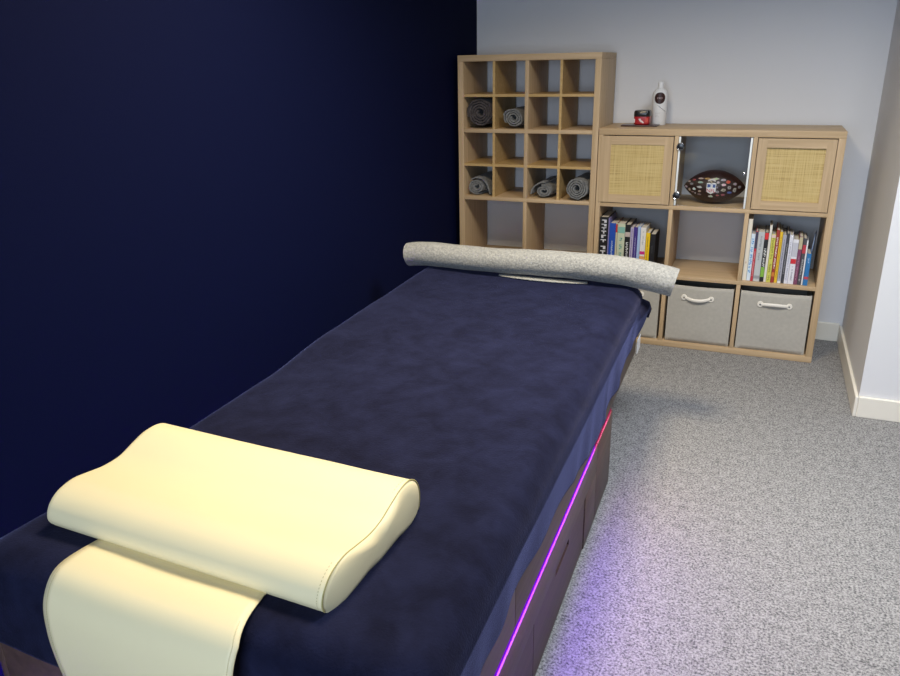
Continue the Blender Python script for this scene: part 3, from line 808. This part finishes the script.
# free edge lying under the front of the roll
rows = []
for k in range(25):
    q = k/24; x = -.10+.36*q
    yb = 1.005-.03*x; e = math.sin(PI*q)**.8*.024-.014
    rows.append([bm.verts.new(p) for p in ((x, yb-.02, .6095), (x, yb-.042-e, .6105), (x, yb-.044-e, .6135), (x, yb-.02, .618))])
grid_faces(bm, rows, closed_u=True); bm.faces.new(rows[0]); bm.faces.new(rows[-1])
rl = finish('rolled_blanket', bm, grey_fleece, None, True, (0, 1.0, .607), 60)
M = Matrix.Translation(Vector(BP)) @ Matrix.Rotation(BR, 4, 'Z')
rl.location = M @ Vector((0, 1.0, .607)); rl.rotation_euler = (0, 0, BR)
tag(rl, 'long grey fleece blanket rolled up across the far end of the couch', 'blanket')

# ------------------------------------------------------------------ contour pillow
PL = Vector((-.380, -3.018, .601)); PR = math.radians(-2.2)
pil = thing('neck_pillow', 'cream vinyl contoured neck pillow with a flap, near end of the couch', 'pillow', PL, PR)
ctrl = [(.020, .000), (.002, .010), (-.006, .028), (.002, .050), (.025, .068), (.060, .075), (.100, .070), (.140, .065), (.180, .068), (.220, .080), (.262, .090), (.295, .086), (.318, .066), (.326, .036), (.318, .008), (.300, .000), (.230, .0), (.160, .0), (.090, .0)]
def cat(P, n, closed=True):
    out_ = []; m = len(P)
    for i in range(m):
        p0, p1, p2, p3 = [Vector(P[(i+j-1) % m]) for j in range(4)]
        for k in range(n):
            t = k/n
            out_.append(.5*((2*p1)+(-p0+p2)*t+(2*p0-5*p1+4*p2-p3)*t*t+(-p0+3*p1-3*p2+p3)*t**3))
    return out_
sec = cat(ctrl, 5)
cen = Vector((.16, .035))
PWID = .614
bm = bmesh.new(); rows = []
st = [(-.012, .30), (-.011, .55), (-.008, .78), (-.004, .92), (0, .985), (.003, 1.0), (.012, 1.0)] + [(.012+(PWID-.024)*k/24, 1.0) for k in range(1, 24)] + [(PWID-.012, 1.0), (PWID-.003, 1.0), (PWID, .985), (PWID+.004, .92), (PWID+.008, .78), (PWID+.011, .55), (PWID+.012, .30)]
for x, f in st:
    row = []
    for p in sec:
        q = cen+(p-cen)*f
        z = q.y
        z += .0018*noise.noise(Vector((x*6, q.x*9, 1.))) if p.y > .02 else 0
        if f < .95: x2 = x + .003*noise.noise(Vector((q.x*22, q.y*20, x*3)))
        else: x2 = x
        row.append(bm.verts.new((x2, q.x, max(0, z))))
    rows.append(row)
grid_faces(bm, rows, closed_u=True); bm.faces.new(rows[0]); bm.faces.new(rows[-1])
finish('pillow_body', bm, cream, pil, True, Z, 60)
top = [p for p in sec if p.y > .006]
i0 = min(range(len(sec)), key=lambda i: (sec[i]-Vector((.0, .012))).length)
run = [sec[(i0+k) % len(sec)] for k in range(len(sec)) if True]
run = run[:next(k for k, p in enumerate(run) if k > 20 and p.y < .008)]
for X in (PWID-.001,):
    bm = bmesh.new(); tube(bm, [(X, cen.x+(p.x-cen.x)*1.004, cen.y+(p.y-cen.y)*1.01) for p in run], .0013, 6)
    finish('seam', bm, cream_seam, pil, True, Z)['label'] = 'olive coloured edge seam'
    bm = bmesh.new(); xs = X+(.010 if X < .3 else -.010)
    for k in range(1, len(run)-1):
        a = run[k]; b = run[k+1]; d = (b-a)
        n2 = Vector((-d.y, d.x)).normalized()
        m0 = a+d*.2; m1 = a+d*.72
        for p in (m0, m1): pass
        o3 = [Vector((xs+e, p.x, p.y)) for p in (m0, m1) for e in (-.0006, .0006)]
        c0 = (cen-a); off = Vector((0, -c0.x, -c0.y)).normalized()*.0007
        vs = [bm.verts.new(v+off) for v in (o3[0], o3[1], o3[3], o3[2])]
        bm.faces.new(vs)
    finish('stitching', bm, cream_stitch, pil, False, Z)
# flap running out from under the pillow and over the couch end (pillow-local)
fp = [(.06, .004), (.02, .0055), (-.010, .008), (-.045, .0105), (-.072, .0105), (-.094, .004), (-.112, -.016), (-.124, -.048), (-.127, -.100), (-.124, -.150), (-.118, -.200)]
def cato(P, n):
    P2 = [tuple(2*Vector(P[0])-Vector(P[1]))]+list(P)+[tuple(2*Vector(P[-1])-Vector(P[-2]))]
    o_ = []
    for i in range(1, len(P2)-2):
        p0, p1, p2, p3 = [Vector(P2[i+j-1]) for j in range(4)]
        for k in range(n):
            t = k/n; o_.append(.5*((2*p1)+(-p0+p2)*t+(2*p0-5*p1+4*p2-p3)*t*t+(-p0+3*p1-3*p2+p3)*t**3))
    o_.append(Vector(P[-1])); return o_
fpath = cato(fp, 5)
FX0, FX1 = .122, .498
bm = bmesh.new(); rows = []
NW = 24
for i, p in enumerate(fpath):
    rows.append([bm.verts.new((FX0+(FX1-FX0+.028*min(1, max(0, i-9)/18))*k/NW, p.x-.002*math.sin(k/NW*PI)*max(0, i-20)/25, p.y+.0012*math.sin(k/NW*7+i*.1))) for k in range(NW+1)])
grid_faces(bm, rows)
fl = finish('flap', bm, cream, pil, True, Z, 80); sd = fl.modifiers.new('thick', 'SOLIDIFY'); sd.thickness = .0025; sd.offset = 1
for xs in (FX0+.009, FX1-.009):
    bm = bmesh.new()
    for k in range(4, len(fpath)-1):
        a, b = fpath[k], fpath[k+1]; d = b-a
        nn = Vector((-d.y, d.x)).normalized()
        if nn.y < 0 and abs(nn.y) > abs(nn.x): nn = -nn
        if abs(nn.x) >= abs(nn.y) and nn.x > 0: nn = -nn
        nn = nn*.0032
        if xs > .3: ofs = .028*min(1, max(0, k-9)/18)
        else: ofs = 0
        for f0, f1 in ((.1, .42), (.6, .92)):
            m0 = a+d*f0+nn; m1 = a+d*f1+nn
            bm.faces.new([bm.verts.new(v) for v in ((xs+ofs-.0006, m0.x, m0.y), (xs+ofs+.0006, m0.x, m0.y), (xs+ofs+.0006, m1.x, m1.y), (xs+ofs-.0006, m1.x, m1.y))])
    finish('stitching', bm, cream_stitch, fl, False, Z)

# ------------------------------------------------------------------ lights
def area(name, loc, target, sx, sy, power, col, spread=PI):
    l = bpy.data.lights.new(name, 'AREA'); l.shape = 'RECTANGLE'; l.size = sx; l.size_y = sy; l.energy = power; l.color = col; l.spread = spread
    o = bpy.data.objects.new(name, l); COL.objects.link(o); o.location = loc
    d = Vector(target)-Vector(loc); o.rotation_euler = d.to_track_quat('-Z', 'Y').to_euler()
    return o
area('daylight_window', ((WX0+WX1)/2, YF-.12, (WZ0+WZ1)/2), ((WX0+WX1)/2, 0, .9), WX1-WX0-.1, WZ1-WZ0-.1, 42, (.66, .80, 1.0))
# warm downlight over the couch, and an added cool fill standing for daylight
for dl, lab, sz, pw, col in (((.05, -1.95, HC), 'square warm ceiling light panel above the couch', .42, 24, (1.0, .82, .54)), ((1.15, -1.75, HC), 'added cool white fill panel standing for daylight, above the open carpet', .60, 27, (.88, .93, 1.0))):
    bm = bmesh.new(); h = sz/2+.015
    for a in ((-h, -h+.02, -h, h), (h-.02, h, -h, h), (-h+.02, h-.02, -h, -h+.02), (-h+.02, h-.02, h-.02, h)):
        box(bm, dl[0]+a[0], dl[0]+a[1], dl[1]+a[2], dl[1]+a[3], HC-.014, HC-.0002)
    o = finish('ceiling_and_fill_light', bm, white_plastic, None, False, dl); tag(o, lab, 'light')
    area('ceiling_and_fill_lamp', (dl[0], dl[1], HC-.012), (dl[0], dl[1]+.05, 0), sz, sz, pw, col, math.radians(145))
# strip light output, in the grooves on both sides
for s in (-1, 1):
    for (y0, y1, p, c) in ((YN+.06, .28, 2.4, (.28, .03, 1.0)), (.282, .56, .10, (1, .1, .35))):
        l = bpy.data.lights.new('led_light', 'AREA'); l.shape = 'RECTANGLE'; l.size = .004; l.size_y = y1-y0; l.energy = p*(1 if s > 0 else 5); l.color = c
        o = bpy.data.objects.new('led_light', l); COL.objects.link(o)
        a = math.radians(12)
        loc = M @ Vector((s*(HW-.0022), (y0+y1)/2, ZL+.0195))
        o.location = loc
        R3 = M.to_3x3()
        zz_ = -(R3 @ Vector((s*math.sin(a), 0, -math.cos(a)))); yy_ = R3 @ Vector((0, 1, 0)); xx_ = yy_.cross(zz_)
        o.rotation_euler = Matrix((xx_, yy_, zz_)).transposed().to_euler()
w = bpy.data.worlds.new('sky'); bpy.context.scene.world = w; w.use_nodes = True
w.node_tree.nodes['Background'].inputs[0].default_value = (.55, .68, .9, 1); w.node_tree.nodes['Background'].inputs[1].default_value = .6

# ------------------------------------------------------------------ camera
f, cx, cy, cz_, yaw, pitch, roll = 747.5748, .7862, -3.8384, 1.4089, -.3975, -.3488, -.0184
cam = bpy.data.cameras.new('camera'); co = bpy.data.objects.new('camera', cam); COL.objects.link(co)
fwd = Vector((math.sin(yaw)*math.cos(pitch), math.cos(yaw)*math.cos(pitch), math.sin(pitch)))
right = Vector((math.cos(yaw), -math.sin(yaw), 0)); up = right.cross(fwd)
r2 = right*math.cos(roll)+up*math.sin(roll); u2 = -right*math.sin(roll)+up*math.cos(roll)
mw = Matrix((( r2.x, u2.x, -fwd.x, cx), (r2.y, u2.y, -fwd.y, cy), (r2.z, u2.z, -fwd.z, cz_), (0, 0, 0, 1)))
co.matrix_world = mw
cam.sensor_width = 36; cam.lens = f*36/900; cam.clip_start = .02
sc = bpy.context.scene; sc.camera = co
sc.view_settings.view_transform = 'Standard'; sc.view_settings.look = 'None'
sc.view_settings.gamma = 1; sc.view_settings.use_curve_mapping = False
sc.view_settings.exposure = .68
